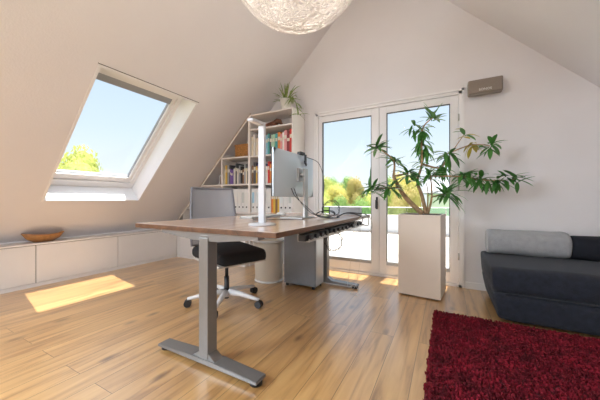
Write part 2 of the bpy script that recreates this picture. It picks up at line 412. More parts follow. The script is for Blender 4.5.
# ------------------------------------------------------------------ bookcase
BX = [-1.857, -2.605, -3.165, -3.80]; YF = 3.23; YB = YG-.004; TH = .022
bc = empty('bookcase', (-2.605, YG, 0)); tag(bc, 'white stepped bookcase built under the slope, full of books', 'bookcase')
def bb(x0, x1, y0, y1, z0, z1, name, m=M_shelf, mi=0):
    return MB().box(x0+2.605, x1+2.605, y0-YG, y1-YG, z0, z1, bev=.0015, seg=1).build(name, m, bc)
def cutpanel(x0, x1, z0, name):   # vertical panel with its top cut along the slope
    e = .012
    mb = MB(); pts = [(x0+2.605, YF-YG, z0), (x1+2.605, YF-YG, z0), (x1+2.605, YF-YG, x1+SH-e), (x0+2.605, YF-YG, x0+SH-e)]
    mb.prism(pts, (0, YB-YF, 0)); return mb.build(name, M_shelf, bc)
BZ = .50
TOP = 2.285
TV = .040
bb(-1.857-TH, -1.857, YF, YB, 0, TOP, 'side_panel')
bb(-2.605-TV, -2.605, YF, YB, 0, TOP-.002, 'side_panel')
cutpanel(-3.165-TV*.8, -3.165, BZ+.002, 'side_panel'); cutpanel(-3.80-TH, -3.80, BZ+.002, 'side_panel'); cutpanel(-4.08-TH, -4.08, BZ+.002, 'side_panel')
bb(-2.605, -1.857-TH, YF, YB, TOP-TH, TOP, 'top_panel')
for z in (2.07, 1.665, 1.245, .815): bb(-2.605, -1.857-TH, YF+.004, YB-.01, z-TH, z, 'shelf')
for z in (1.675, 1.25, .815): bb(-3.165, -2.605-TV, YF+.004, YB-.01, z-TH, z, 'shelf')
bb(-3.652, -3.165-TH, YF+.004, YB-.01, 1.25-TH, 1.25, 'shelf'); bb(-3.80, -3.165-TH, YF+.004, YB-.01, .815-TH, .815, 'shelf')
bb(-4.035, -3.80-TH, YF+.004, YB-.01, .867-TH, .867, 'shelf')
mb = MB(); xs = [(-4.3, BZ), (-1.857-TH, BZ), (-1.857-TH, TOP-.02), (-2.65, TOP-.02), (-4.3, .60)]
mb.prism([(x+2.605, -.010, z) for x, z in xs], (0, .006, 0)); mb.build('back_panel', M_shelf, bc)
# sloped edging strip along the roof
mb = MB(); a = -2.60; b = -4.33
for (off, wd, mi) in ((0.012, .016, 1), (.030, .028, 0)):
    pts = [(a+2.605, YF-YG-.004, a+SH-off), (b+2.605, YF-YG-.004, b+SH-off), (b+2.605, YF-YG-.004, b+SH-off-wd), (a+2.605, YF-YG-.004, a+SH-off-wd)]
    mb.prism(pts, (0, .018, 0), mi)
tag(mb.build('sloped_edging', [M_shelf, M_trim], bc), 'slanting edge strip following the roof')
# closed base with doors
bb(-4.12, -2.605-TH, 3.165, YB, 0, BZ-.02, 'base'); bb(-4.14, -2.605-TH, 3.143, YB, BZ-.018, BZ, 'base_top')
for x0, x1 in ((-4.10, -3.62), (-3.615, -3.12), (-3.115, -2.63)): bb(x0, x1, 3.145, 3.163, .045, BZ-.022, 'door', M_white)
bb(-4.12, -2.63, 3.150, 3.163, 0, .04, 'plinth', M_white)
bb(-4.154, -4.104, 3.141, 3.160, 0, BZ-.022, 'filler_panel', M_white)

ORD = ['leftmost', 'second', 'third', 'fourth', 'fifth', 'sixth', 'seventh', 'eighth', 'ninth', 'tenth', 'eleventh', 'twelfth', 'thirteenth', 'fourteenth', 'fifteenth', 'sixteenth', 'seventeenth', 'eighteenth', 'nineteenth', 'twentieth']
BC = {'white': (.78, .75, .72), 'cream': (.74, .66, .5), 'grey': (.36, .36, .38), 'dark grey': (.09, .09, .1), 'black': (.02, .02, .025), 'yellow': (.72, .47, .07),
      'orange': (.75, .25, .05), 'red': (.6, .05, .04), 'dark red': (.25, .03, .04), 'pink': (.72, .32, .33), 'blue': (.06, .20, .48), 'light blue': (.30, .52, .66),
      'teal': (.08, .38, .38), 'green': (.10, .30, .12), 'pale green': (.38, .58, .42), 'purple': (.18, .10, .36), 'brown': (.25, .13, .06), 'lilac': (.5, .45, .62)}
def book(col, x, z, w, hgt, dep, label, group, lean=0, yfront=YF+.03):
    m = MB(); mt = mat('book_cover_'+col.replace(' ', '_'), BC[col], .5)
    c = .003
    m.box(0, c, 0, dep, 0, hgt); m.box(w-c, w, 0, dep, 0, hgt); m.box(c, w-c, 0, c, 0, hgt)
    m.box(c, w-c, c, dep-.006, .004, hgt-.005, mi=1)
    if w > .016:
        m.box(c*1.2, w-c*1.2, -.0012, 0, hgt*.62, hgt*.78, mi=2)
    o = m.build('book', [mt, M_pages, mat('book_title_band', (.7, .66, .55), .5)], None, loc=(x, yfront, z))
    o.rotation_euler = (0, lean, 0); tag(o, label, 'book', group); return o
def row(cols, x0, x1, z, hmin, hmax, shelf, group):
    ws = [random.uniform(.7, 1.3) for _ in cols]; tot = sum(ws); sc = (x1-x0-.001*len(cols))/tot; x = x0
    for i, c in enumerate(cols):
        wd = ws[i]*sc
        book(c, x, z+.0008, wd, random.uniform(hmin, hmax), random.uniform(.17, .23), f'{c} book, {ORD[i]} from the left {shelf}' if i else f'{c} book, leftmost {shelf}', group, yfront=YF+random.uniform(.02, .045))
        x += wd+.001
row(['cream', 'white', 'cream', 'pink', 'red', 'white', 'blue', 'light blue', 'teal', 'dark grey', 'pale green', 'pale green', 'teal', 'orange', 'pink', 'white', 'pink', 'dark red', 'red'],
    -2.595, -1.885, 1.665, .26, .33, 'in the tall column on the second shelf down', 'books on the second shelf of the tall column')
row(['brown', 'dark grey', 'yellow', 'purple', 'cream', 'light blue', 'blue', 'white', 'red', 'orange', 'red', 'yellow', 'green', 'white', 'grey', 'blue', 'brown', 'lilac'],
    -2.595, -1.885, 1.245, .25, .33, 'in the tall column on the third shelf down', 'books on the third shelf of the tall column')
row(['cream', 'yellow', 'grey', 'dark grey', 'purple', 'purple', 'white', 'cream', 'dark grey', 'white', 'grey', 'black', 'brown', 'grey', 'cream', 'dark grey'],
    -3.155, -2.655, 1.25, .22, .33, 'in the middle column under the basket', 'books in the middle column')
# binders
def binder(x, z, w, label, group, lab=(.8, .8, .78)):
    e = empty('binder', (x, YF+.02, z)); tag(e, label, 'binder', group)
    m = MB(); m.box(0, w, 0, .28, 0, .355, bev=.002); m.build('cover', mat('white_binder_card', (.80, .79, .78), .55), e)
    m = MB(); m.tube([(w/2+.011*math.cos(k*PI/6), -.001, .075+.011*math.sin(k*PI/6)) for k in range(12)], .0022, 5, closed=True)
    m.lathe([(0, 0), (.009, 0)], 12)
    for v in m.bm.verts:
        if abs(v.co.z) < 1e-6 and v.co.y > -.5 and (v.co.x**2+v.co.y**2) < .0001: v.co = Vector((w/2+v.co.x, -.0009, .075+v.co.y))
    m.build('finger_hole', M_black, e)
    m = MB(); m.box(w*.2, w*.8, -.0012, -.0002, .14, .30); m.build('label', mat('binder_label_%d' % int(lab[0]*100), lab, .6), e)
    return e
labs = [(.8, .79, .76), (.75, .8, .8), (.35, .6, .75), (.8, .78, .75), (.80, .7, .68), (.6, .62, .6)]
n = 7; wd = .505/n
for i in range(n): binder(-3.155+i*wd, .8158, wd-.003, f'white lever binder, {ORD[i]} from the left in the middle column' if i else 'white lever binder, leftmost in the middle column', 'white binders in the middle column', labs[i % 6])
n = 10; wd = .0715
i2 = 0
for i in range(n):
    x = -2.595+i*wd
    if i in (5, 6): continue
    binder(x, .8158, wd-.003, f'white lever binder, {ORD[i2]} from the left in the tall column' if i2 else 'white lever binder, leftmost in the tall column', 'white binders in the tall column', labs[(i*5+2) % 6]); i2 += 1
for i, c in enumerate(['orange', 'yellow', 'brown', 'yellow']):
    book(c, -2.595+5*wd+i*.0355, .8158, .034, .32, .22, ['orange book between white binders, leftmost of its four', 'yellow book beside the orange book among the binders', 'brown book among the white binders behind the monitor', 'yellow book right of the brown book among the binders'][i], 'coloured books among the binders')
# wicker basket
m = MB(); m.box(-.13, .13, -.10, .10, 0, .17, bev=.012, seg=3)
for k in range(9):
    z = .012+k*.018
    m.tube([(-.132, -.102, z), (.132, -.102, z), (.132, .102, z), (-.132, .102, z)], .006, 6, closed=True)
for k in range(12):
    x = -.12+k*.0218; m.tube([(x, -.106, .004), (x, -.106, .168)], .004, 5)
bk = empty('basket', (-2.805, YF+.15, 1.6765)); tag(bk, 'square tan wicker basket on the middle column of the bookcase', 'basket')
m.build('woven_body', M_wick, bk); bk.scale = (1.04, 1, 1.08)
m = MB(); m.tube([(-.134, -.104, .172), (.134, -.104, .172), (.134, .104, .172), (-.134, .104, .172)], .009, 8, closed=True); m.build('rim', M_wick, bk)
# small framed picture
pf = empty('picture_frame', (-3.28, YF+.12, 1.251)); tag(pf, 'small framed photo leaning on the lower shelf step', 'picture frame')
m = MB(); m.box(-.075, .075, 0, .012, 0, .014); m.box(-.075, .075, 0, .012, .146, .16); m.box(-.075, -.061, 0, .012, .014, .146); m.box(.061, .075, 0, .012, .014, .146); m.build('frame', M_frame, pf)
m = MB(); m.box(-.061, .061, .004, .01, .014, .146); m.build('picture', mat('dim_picture', (.25, .14, .12), .6, var=.7, vscale=18), pf)
# carved wooden ornament on the top shelf
m = MB(); pts = [(-.17, 0, .03), (-.12, .01, .055), (-.05, -.01, .05), (.02, .01, .07), (.08, 0, .10), (.12, 0, .09), (.16, 0, .04)]
m.tube(pts, [.018, .036, .045, .048, .040, .034, .012], 12); m.tube([(-.12, 0, .05), (-.13, .05, .012)], [.02, .01], 8); m.tube([(.06, 0, .05), (.05, .05, .012)], [.02, .01], 8); m.tube([(.02, 0, .05), (.03, -.05, .01)], [.02, .01], 8)
m.box(-.18, .17, -.06, .06, 0, .012, bev=.003)
o = m.build('ornament', mat('dark_carved_wood', (.16, .06, .03), .45, var=.4, vscale=20), None, loc=(-2.28, YF+.14, 2.0705)); tag(o, 'dark carved wooden ornament on the top compartment of the bookcase', 'ornament')

# ------------------------------------------------------------------ leaves
def add_leaf(mb, base, dirv, length, width, droop, mi=0, fold=.25, seg=5):
    dirv = Vector(dirv).normalized(); side = dirv.cross(Vector((0, 0, 1)))
    if side.length < .05: side = dirv.cross(Vector((1, 0, 0)))
    side.normalize(); p = Vector(base); prev = None; st = length/seg; dv = dirv.copy()
    for i in range(seg+1):
        t = i/seg; wv = width*math.sin(PI*min(1, .06+t*.94))**.8*.5 if i < seg else 0.0005
        nrm = side.cross(dv).normalized()
        cur = [mb.bm.verts.new(p-side*wv+nrm*wv*fold), mb.bm.verts.new(p), mb.bm.verts.new(p+side*wv+nrm*wv*fold)]
        if prev:
            for a in (0, 1):
                f = mb.bm.faces.new((prev[a], prev[a+1], cur[a+1], cur[a])); f.smooth = True; f.material_index = mi
        prev = cur; p = p+dv*st; dv = (dv+Vector((0, 0, -droop/seg))).normalized()

# spider plant on top of the bookcase
sp = empty('potted_plant', (-2.03, YF+.10, TOP+.001)); tag(sp, 'trailing striped spider plant in a small white pot on the bookcase', 'plant')
m = MB(); m.lathe([(0, 0), (.065, 0), (.072, .02), (.084, .16), (.078, .16), (.072, .13), (0, .13)], 28); m.build('pot', M_pot, sp)
m = MB(); m.lathe([(0, .148), (.068, .144), (.074, .136)], 20); m.build('soil', M_soil, sp)
m = MB()
for k in range(46):
    a = random.uniform(0, 2*PI); el = random.uniform(.25, 1.4); ln = random.uniform(.22, .36)
    ln *= (.72 if math.cos(a) < 0 else 1)*(.6 if math.sin(a) > .2 else 1)
    add_leaf(m, (0.03*math.cos(a), .03*math.sin(a), .145), (math.cos(a)*math.cos(el), math.sin(a)*math.cos(el)*.6, math.sin(el)), ln, .022, random.uniform(.4, 1.3), seg=6)
# long runner hanging down over the right edge
stem = [(0.02, -.02, .15), (.09, -.05, .19), (.16, -.08, .15), (.22, -.10, .05), (.26, -.12, -.05), (.28, -.12, -.13)]
m.tube(stem, .003, 5)
for p in stem[1:]:
    for k in range(5):
        a = random.uniform(0, 2*PI); add_leaf(m, p, (math.cos(a), math.sin(a)*.7, random.uniform(-.9, .5)), random.uniform(.12, .18), .02, .8, seg=4)
m.build('foliage', M_spider, sp)

# ------------------------------------------------------------------ desk
DKX0, DKX1, DKY0, DKY1, DT = -1.950, -.750, 1.135, 3.04, .835
DCX = (DKX0+DKX1)/2-.0; LX = -1.275
dk = empty('standing_desk', (LX, 2.07, 0)); tag(dk, 'height-adjustable desk with brown wooden top and silver T-shaped legs', 'desk')
m = MB(); m.box(DKX0-LX, DKX1-LX, DKY0-2.07, DKY1-2.07, DT-.030, DT, bev=.003); m.bm.normal_update()
for f in m.bm.faces:
    if abs(f.normal.z) < .5: f.material_index = 1
M_edge = wood_mat('desktop_edge_wood', (.16, .07, .03), (.12, .05, .02), (.07, .03, .012), .45, 1)  # same wood darkened; shade on the side faces put into the colour
m.build('desktop', [M_top, M_edge], dk)
def desk_leg(yc, yin):
    y = yc-2.07
    m = MB(); m.box(-.038, .038, y-.038, y+.038, .045, .775, bev=.005)
    c = m.build('column', M_alu, dk)
    m = MB(); m.box(-.032, .032, y-.032, y+.032, .60, .79, bev=.003)
    m.build('inner_tube', M_alu, c)
    m = MB()
    # tapering foot
    pts = [(-.42, y-.045, .022), (.40, y-.045, .022), (.40, y-.045, .040), (.10, y-.045, .052), (-.12, y-.045, .052), (-.42, y-.045, .040)]
    m.prism(pts, (0, .09, 0)); bmesh.ops.bevel(m.bm, geom=m.bm.edges[:], offset=.004, segments=2, affect='EDGES')
    f = m.build('foot', M_alu, dk)
    for k in (1, -1):
        m = MB(); m.prism([(k*.038, y-.034, .05), (k*.095, y-.034, .05), (k*.038, y-.034, .085)], (0, .068, 0)); m.build('gusset', M_alu, f)
    for sx in (-.385, .365):
        MB().cyl((sx, y, 0), (sx, y, .022), .034, 16).build('glide', M_black, f)
    m = MB()
    m.prism([(-.40, y-.03, .803), (.40, y-.03, .803), (.40, y-.03, .785), (.10, y-.03, .755), (-.10, y-.03, .755), (-.40, y-.03, .785)], (0, .06, 0))
    m.build('top_arm', M_alu, dk)
desk_leg(1.18, 1); desk_leg(3.0, -1)
m = MB(); m.box(-.14, -.10, 1.22-2.07, 2.96-2.07, .765, .803, bev=.002); m.box(.10, .14, 1.22-2.07, 2.96-2.07, .765, .803, bev=.002); m.build('crossbeam', M_alu, dk)
# control box of the desk, cable tray
tr = MB(); xa = DKX1-LX-.105
tr.box(xa, xa+.085, 1.55-2.07, 2.85-2.07, .728, .733); tr.box(xa+.080, xa+.085, 1.55-2.07, 2.85-2.07, .733, .748); tr.box(xa, xa+.005, 1.55-2.07, 2.85-2.07, .733, .804)
tro = tr.build('cable_tray', M_alu2, dk)
for (ya, yb) in ((1.52, 1.90), (1.95, 2.36), (2.41, 2.80)):
    ps = empty('power_strip', (xa+LX+.045, (ya+yb)/2, .734)); hl = (yb-ya)/2
    tag(ps, {1.52: 'black power strip in the cable tray, end nearest the viewer', 1.95: 'black power strip in the middle of the cable tray', 2.41: 'black power strip in the cable tray, end nearest the terrace door'}[ya], 'power strip', 'power strips under the desk')
    m = MB(); m.box(-.028, .028, -hl, hl, 0, .045, bev=.006); m.build('housing', M_black, ps)
    for k in range(4):
        yy = -hl+.06+k*(2*hl-.12)/3
        m = MB(); m.box(.0285, .048, yy-.02, yy+.02, .008, .040, bev=.004); m.build('plug', M_black, ps)

# ------------------------------------------------------------------ desk lamp
lp = empty('desk_lamp', (-1.067, 1.447, DT+.0005)); tag(lp, 'tall slim white desk lamp with flat post and round base', 'lamp')
m = MB(); m.lathe([(0, 0), (.088, 0), (.090, .004), (.088, .010), (.03, .013), (0, .013)], 40); m.build('base', M_lampw, lp)
m = MB(); m.box(-.024, .024, -.011, .011, .01, .655, bev=.004); m.build('post', M_lampw, lp)
m = MB(); m.box(-.022, .022, -.125, .011, .655, .672, bev=.004); m.build('lamp_head', M_lampw, lp)
m = MB(); m.box(-.014, .014, -.115, -.02, .6525, .6548); m.build('diffuser', M_paper, lp)

# ------------------------------------------------------------------ monitor
mo = empty('monitor', (-1.13, 2.16, DT+.0005)); tag(mo, 'large silver-backed computer monitor seen from behind on the desk', 'monitor')
m = MB(); m.box(-.10, .05, -.12, .12, 0, .012, bev=.004)
for v in m.bm.verts:
    if v.co.x < -.05: v.co.x -= .08
m.build('base', M_alu2, mo)
m = MB(); m.box(.005, .028, -.030, .030, .010, .445, bev=.003); m.build('stand', M_alu2, mo)
m = MB()
def curv(y): return -.05-.05*0
pz0, pz1 = .195, .585
N = 14; y0, y1 = -.385, .335
def bx(y, z):   # back surface bulge
    t = (y-y0)/(y1-y0); s_ = (z-pz0)/(pz1-pz0)
    return -.068+.030*(math.sin(PI*t)**.5)*(math.sin(PI*s_)**.5 if 0 < s_ < 1 else 0)
grid = [[m.bm.verts.new((bx(y0+(y1-y0)*i/N, pz0+(pz1-pz0)*j/8), y0+(y1-y0)*i/N, pz0+(pz1-pz0)*j/8)) for j in range(9)] for i in range(N+1)]
for i in range(N):
    for j in range(8):
        f = m.bm.faces.new((grid[i][j], grid[i+1][j], grid[i+1][j+1], grid[i][j+1])); f.smooth = True
mb2 = m; m.box(-.080, -.068, y0, y1, pz0, pz1, bev=.002)
m.build('housing', M_mon, mo)
m = MB(); m.box(-.088, -.080, y0-.002, y1+.002, pz0-.002, pz1+.002, bev=.002); m.build('bezel', M_black, mo)
m = MB(); m.box(-.0895, -.0885, y0+.012, y1-.012, pz0+.014, pz1-.012); m.build('screen', M_screen, mo)
m = MB(); m.box(-.042, -.020, -.06, .06, .33, .45, bev=.004); m.cyl((-.02, 0, .39), (.006, 0, .39), .022); m.build('mount', M_alu2, mo)
wc = empty('webcam', (-1.13-.078, 2.26, DT+.5865)); tag(wc, 'small black webcam clipped to the top of the monitor', 'webcam')
m = MB(); m.box(-.024, .020, -.045, .045, .004, .034, bev=.008, seg=3); m.build('body', M_black, wc)
m = MB(); m.cyl((-.024, 0, .019), (-.032, 0, .019), .012, 16); m.build('lens', M_screen, wc)
m = MB(); m.box(.042, .048, -.02, .02, -.085, .006, bev=.002); m.box(-.012, .048, -.02, .02, .0008, .006, bev=.001); m.tube([(.048, .015, -.08), (.052, .0, -.10), (.048, -.03, -.06)], .006, 6); m.build('clip', M_black, wc)

# ------------------------------------------------------------------ things on the desk
kb = empty('keyboard', (-1.55, 2.10, DT+.0005)); tag(kb, 'slim white computer keyboard on the desk in front of the monitor', 'keyboard')
m = MB(); m.box(-.07, .07, -.24, .24, 0, .014, bev=.003); m.build('base', M_alu2, kb)
m = MB()
for r in range(5):
    for k in range(16): m.box(-.062+r*.0252, -.040+r*.0252, -.232+k*.0292, -.206+k*.0292, .0135, .019)
m.build('keys', M_paper, kb)
ms = MB(); ms.lathe([(0, 0), (.033, 0), (.036, .01), (.03, .026), (.012, .034), (0, .035)], 24, sx=1.5)
tag(ms.build('mouse', M_paper, None, loc=(-1.56, 2.45, DT+.0005)), 'white computer mouse beside the keyboard on the desk', 'mouse')
gb = empty('desktop_box', (-.985, 2.89, DT+.0005), 0); tag(gb, 'flat grey metal box standing on the far end of the desk', 'box')
m = MB(); m.box(-.17, .17, -.05, .05, 0, .085, bev=.004); m.build('case', mat('box_grey', (.36, .38, .40), .4, .3), gb)
m = MB(); m.box(-.182, -.171, -.05, .05, 0, .087, bev=.002); m.build('end_cap', M_black, gb)

# cables
def spline(pts, n=10):
    pts = [Vector(p) for p in pts]; out = []
    P = [pts[0]]+pts+[pts[-1]]
    for i in range(1, len(P)-2):
        for k in range(n):
            t = k/n; a, b, c, d_ = P[i-1], P[i], P[i+1], P[i+2]
            out.append(.5*((2*b)+(c-a)*t+(2*a-5*b+4*c-d_)*t*t+(3*b-a-3*c+d_)*t**3))
    out.append(pts[-1]); return out
def cable(pts, label, r=.0042, m=M_cable, group='cables on and under the desk'):
    mb = MB(); mb.tube(spline(pts), r*.7, 6); tag(mb.build('cable', m), label, 'cable', group)
z = DT+.006
cable([(-1.15, 2.27, 1.40), (-1.10, 2.42, 1.36), (-1.08, 2.50, 1.2), (-1.06, 2.44, 1.0), (-1.02, 2.30, .87), (-1.04, 2.20, z)], 'thin black webcam cable arching down behind the monitor', .004)
cable([(-1.15, 2.02, 1.10), (-1.12, 2.03, 1.02), (-1.08, 2.10, .93), (-1.02, 2.16, .87), (-.95, 2.28, z), (-.85, 2.34, z)], 'black cable dropping from the monitor ports to the desktop')
cable([(-1.15, 1.97, 1.10), (-1.11, 1.97, 1.03), (-1.05, 2.04, .95), (-.98, 2.14, .86), (-.92, 2.20, z), (-.85, 2.30, z)], 'black cable beside the one dropping from the monitor ports')
def loop(cx, cy, cz, r, nturn, tilt, jitter=.01, ph=0):
    out = []
    for k in range(int(nturn*10)):
        a = ph+2*PI*k/10; rr = r*(1+.12*math.sin(k*1.7))
        out.append((cx+rr*math.cos(a)*.6+random.uniform(-jitter, jitter), cy+rr*math.cos(a)*.8+random.uniform(-jitter, jitter), cz+rr*math.sin(a)*tilt))
    return out
cable(loop(-.93, 2.33, DT+.085, .085, 2.3, .85), 'coiled black cable standing up right of the monitor stand', .0035)
cable(loop(-.96, 2.27, DT+.04, .09, 2.2, .32), 'flat tangle of black cable on the desk by the monitor stand', .005)
cable([(-1.05, 2.0, z), (-1.2, 1.85, z), (-1.32, 1.72, z), (-1.42, 1.80, z)], 'thin black cable lying across the desk behind the lamp', .004)
cable([(-.88, 2.35, z), (-.86, 2.5, z+.03), (-.80, 2.62, z+.02), (-.735, 2.66, DT-.01), (-.74, 2.66, .77)], 'thick black cable going over the desk edge into the tray', .007)
cable([(-.92, 2.45, z), (-.88, 2.62, z+.03), (-.80, 2.75, z+.02), (-.73, 2.83, .84), (-.71, 2.80, .74), (-.75, 2.7, .755)], 'black cable looping over the far corner of the desk', .006)
cable(loop(-.70, 2.62, .76, .10, 2.2, .75), 'pale cable coil hanging under the far desk corner', .0035, M_cablew)
cable(loop(-.80, 2.06, .66, .08, 3.2, .9), 'black cable coil hanging under the tray in front of the computer tower', .0035)
cable([(-.80, 2.6, .72), (-.86, 2.72, .5), (-.92, 2.84, .25), (-.95, 2.86, .05), (-.88, 2.90, .07), (-.80, 2.82, .008), (-.74, 2.9, .01), (-.66, 2.86, .008)], 'thin white cable hanging from the tray to the floor', .003, M_cablew)
cable([(-.78, 2.72, .72), (-.80, 2.84, .5), (-.82, 2.87, .3), (-.86, 2.86, .08), (-.9, 2.80, .008), (-.8, 2.74, .008)], 'pale cable hanging beside the far desk leg', .003, M_cablew)

# ------------------------------------------------------------------ computer tower
pc = empty('computer_tower', (-1.475, 2.80, 0)); tag(pc, 'large grey metal computer tower standing under the far end of the desk', 'computer')
m = MB(); m.box(-.205, .205, -.09, .125, .028, .66, bev=.006); m.build('case', M_pc, pc)
m = MB(); m.box(-.195, .195, -.0925, -.0895, .045, .645, bev=.001); m.build('side_panel', M_pc, pc)
m = MB(); m.box(.204, .212, -.082, .117, .04, .65, bev=.003); tag(m.build('front_panel', mat('light_steel', (.55, .58, .60), .35, .3), pc), 'lighter silver end panel')
for sx in (-.17, .17):
    for sy in (-.07, .10): MB().cyl((sx, sy, 0), (sx, sy, .03), .018, 14).build('foot', M_black, pc)

# ------------------------------------------------------------------ waste bin
bn = empty('waste_bin', (-1.955, 2.80, 0)); tag(bn, 'round cream waste bin with grey rim beside the computer tower', 'bin')
m = MB(); m.lathe([(0, 0), (.165, 0), (.170, .01), (.196, .49), (.192, .49), (.165, .02), (0, .012)], 48); m.build('body', M_bin, bn)
m = MB(); m.lathe([(.190, .485), (.204, .485), (.207, .505), (.196, .512), (.188, .500), (.190, .485)], 48); m.build('rim', M_bin2, bn)
m = MB(); m.lathe([(.166, .0), (.178, 0), (.180, .018), (.171, .024)], 48); m.build('base_ring', M_bin2, bn)

# ------------------------------------------------------------------ office chair
ch = empty('office_chair', (-1.874, 1.968, 0), -.33); tag(ch, 'office chair with black seat, grey mesh back and white star base', 'chair')
m = MB(); m.lathe([(0, .07), (.042, .07), (.045, .10), (.040, .125), (0, .13)], 24); m.build('hub', mat('white_plastic', (.80, .79, .79), .4), ch)
m = MB(); m.cyl((0, 0, .05), (0, 0, .26), .024, 20); m.cyl((0, 0, .26), (0, 0, .41), .016, 16); m.build('gas_column', M_black, ch)
caster_mesh = None
for k in range(5):
    a = math.radians([224.5, 296.5, 8.5, 80.5, 152.5][k]) + .33
    ca, sa = math.cos(a), math.sin(a)
    m = MB(); m.tube([(.03*ca, .03*sa, .112), (.15*ca, .15*sa, .108), (.29*ca, .29*sa, .085), (.355*ca, .355*sa, .075)], [.030, .024, .018, .015], 12)
    lg = m.build('leg', mat('white_plastic', (.80, .79, .79), .4), ch)
    m = MB(); cx, cy = .352*ca, .352*sa; px, py = -sa, ca
    for s_ in (-1, 1):
        m.tube([(cx+px*s_*.006, cy+py*s_*.006, .034), (cx+px*s_*.026, cy+py*s_*.026, .034)], .033, 20)
    m.cyl((cx, cy, .03), (cx, cy, .075), .008, 10)
    m.build('caster', M_black, lg)
m = MB(); m.box(-.12, .13, -.10, .10, .375, .425, bev=.012); m.box(-.25, -.08, -.035, .035, .385, .42, bev=.006); m.tube([(.02, .09, .40), (.02, .2, .39)], .007, 8); m.build('mechanism', M_black, ch)
m = MB(); m.box(-.20, .32, -.24, .24, .425, .446, bev=.008, seg=3); m.build('seat_shell', mat('grey_shell', (.6, .55, .5), .4), ch)
def rbox_grid(x0, x1, y0, y1, z0, z1, bev, seg=5): return MB().box(x0, x1, y0, y1, z0, z1, bev=bev, seg=seg)
m = rbox_grid(-.22, .36, -.265, .265, .447, .562, .05)
for v in m.bm.verts:
    if v.co.x > .2 and v.co.z > .48: v.co.z -= (v.co.x-.2)**2*1.3
    v.co.y *= 1-.14*max(0, (v.co.x-.2))/.16
m.build('seat', M_fabric, ch, smooth=True)
# back
def backpt(u, v):  # u -1..1 across, v 0..1 up
    zz = .56+v*.56; xx = -.245-.10*v-.02*math.sin(v*PI)+.045*u*u
    return Vector((xx, u*(.262-.040*v), zz))
m = MB(); NU, NV = 12, 12
gr = [[m.bm.verts.new(backpt(-1+2*i/NU, j/NV)) for j in range(NV+1)] for i in range(NU+1)]
for i in range(NU):
    for j in range(NV):
        f = m.bm.faces.new((gr[i][j], gr[i+1][j], gr[i+1][j+1], gr[i][j+1])); f.smooth = True
m.build('backrest', M_mesh, ch)
m = MB(); rim = [backpt(-1, j/8) for j in range(9)]+[backpt(-1+2*i/8, 1) for i in range(1, 8)]+[backpt(1, 1-j/8) for j in range(9)]+[backpt(1-2*i/8, 0) for i in range(1, 8)]
m.tube(rim, .012, 8, closed=True); m.build('back_frame', mat('mid_grey_plastic', (.22, .22, .25), .5), ch)
m = MB(); m.tube([(-.21, 0, .40), (-.30, 0, .42), (-.335, 0, .50), (-.335, 0, .66), (-.375, 0, .82)], [.022, .022, .020, .017, .012], 10)
m.tube([backpt(-.95, .16)+Vector((-.01, 0, 0)), (-.335, 0, .66), backpt(.95, .16)+Vector((-.01, 0, 0))], .012, 8); m.build('back_support', mat('mid_grey_plastic', (.22, .22, .25), .5), ch)

# ------------------------------------------------------------------ planter with plant
pl = empty('potted_tree', (-.225, 3.21, 0), -.11); tag(pl, 'tall leafy indoor tree in a white square planter before the terrace door', 'plant')
m = MB(); h_, ph_ = .203, .835
m.box(-h_, h_, -h_, h_, .012, ph_-.0, bev=.004)
m.build('planter', M_planter, pl)
m = MB(); [m.box(*q_, ph_, ph_+.014) for q_ in ((-h_, h_, -h_, -h_+.012), (-h_, h_, h_-.012, h_), (-h_, -h_+.012, -h_+.012, h_-.012), (h_-.012, h_, -h_+.012, h_-.012))]; m.build('planter_rim', M_planter, pl)
m = MB(); m.box(-h_+.03, h_-.03, -h_+.03, h_-.03, 0, .013); m.build('planter_foot', M_gap, pl)
m = MB(); m.box(-h_+.02, h_-.02, -h_+.02, h_-.02, ph_+.0, ph_+.006, bev=.002); m.build('soil', M_soil, pl)
# branch skeleton : coordinates in the room, relative to the planter centre
def inv_pt(x, y, z): return Vector((x+.225, y-3.215, z))
T = {}
def J(k, x, y, z): T[k] = inv_pt(x, y, z)
for k, v in dict(base=(-.219, 3.2, .85), a1=(-.368, 3.18, 1.0), a2=(-.458, 3.15, 1.144), a3=(-.502, 3.10, 1.264), b1=(-.23, 3.22, 1.044), b2=(-.283, 3.25, 1.211),
                 b3=(-.244, 3.28, 1.40), c1=(-.131, 3.2, 1.032), r1=(-.643, 3.0, 1.578), r2=(-.25, 3.35, 1.795), r3=(-.137, 3.35, 1.915), r4=(-.674, 2.95, 1.119),
                 r5=(-.517, 3.0, 1.128), r6=(-.502, 3.1, 1.439), r7=(-.354, 3.15, 1.294), r8=(.018, 3.2, 1.478), r9=(.034, 3.0, 1.068), r10=(.154, 3.25, 1.237),
                 r11=(.288, 3.3, 1.205), r12=(.431, 3.3, 1.19), r13=(.566, 3.3, 1.195), r14=(.373, 3.3, 1.535), r15=(.166, 3.3, 1.69), r16=(-.127, 3.1, 1.248),
                 y1=(.219, 3.3, 1.56), r17=(-.057, 3.3, 1.347)).items(): J(k, *v)
def branch(keys, r0, r1, m):
    pts = spline([T[k] if isinstance(k, str) else k for k in keys], 7); N = len(pts)
    m.tube(pts, [r0+(r1-r0)*i/(N-1) for i in range(N)], 8)
m = MB()
branch(['base', 'a1', 'a2', 'a3'], .028, .017, m); branch(['a3', 'r6', 'r1'], .014, .006, m); branch(['a2', 'r5', 'r4'], .012, .006, m)
branch(['a3', 'r7'], .012, .006, m)
branch([T['base']+Vector((.03, .02, 0)), 'b1', 'b2', 'b3', 'r2', 'r3'], .022, .006, m); branch(['b3', 'r17', 'r8'], .012, .006, m); branch([T['r17'], 'r15'], .006, .003, m)
branch([T['base']+Vector((.05, 0, 0)), 'c1', 'r16'], .014, .006, m); branch(['c1', 'r9'], .009, .005, m)
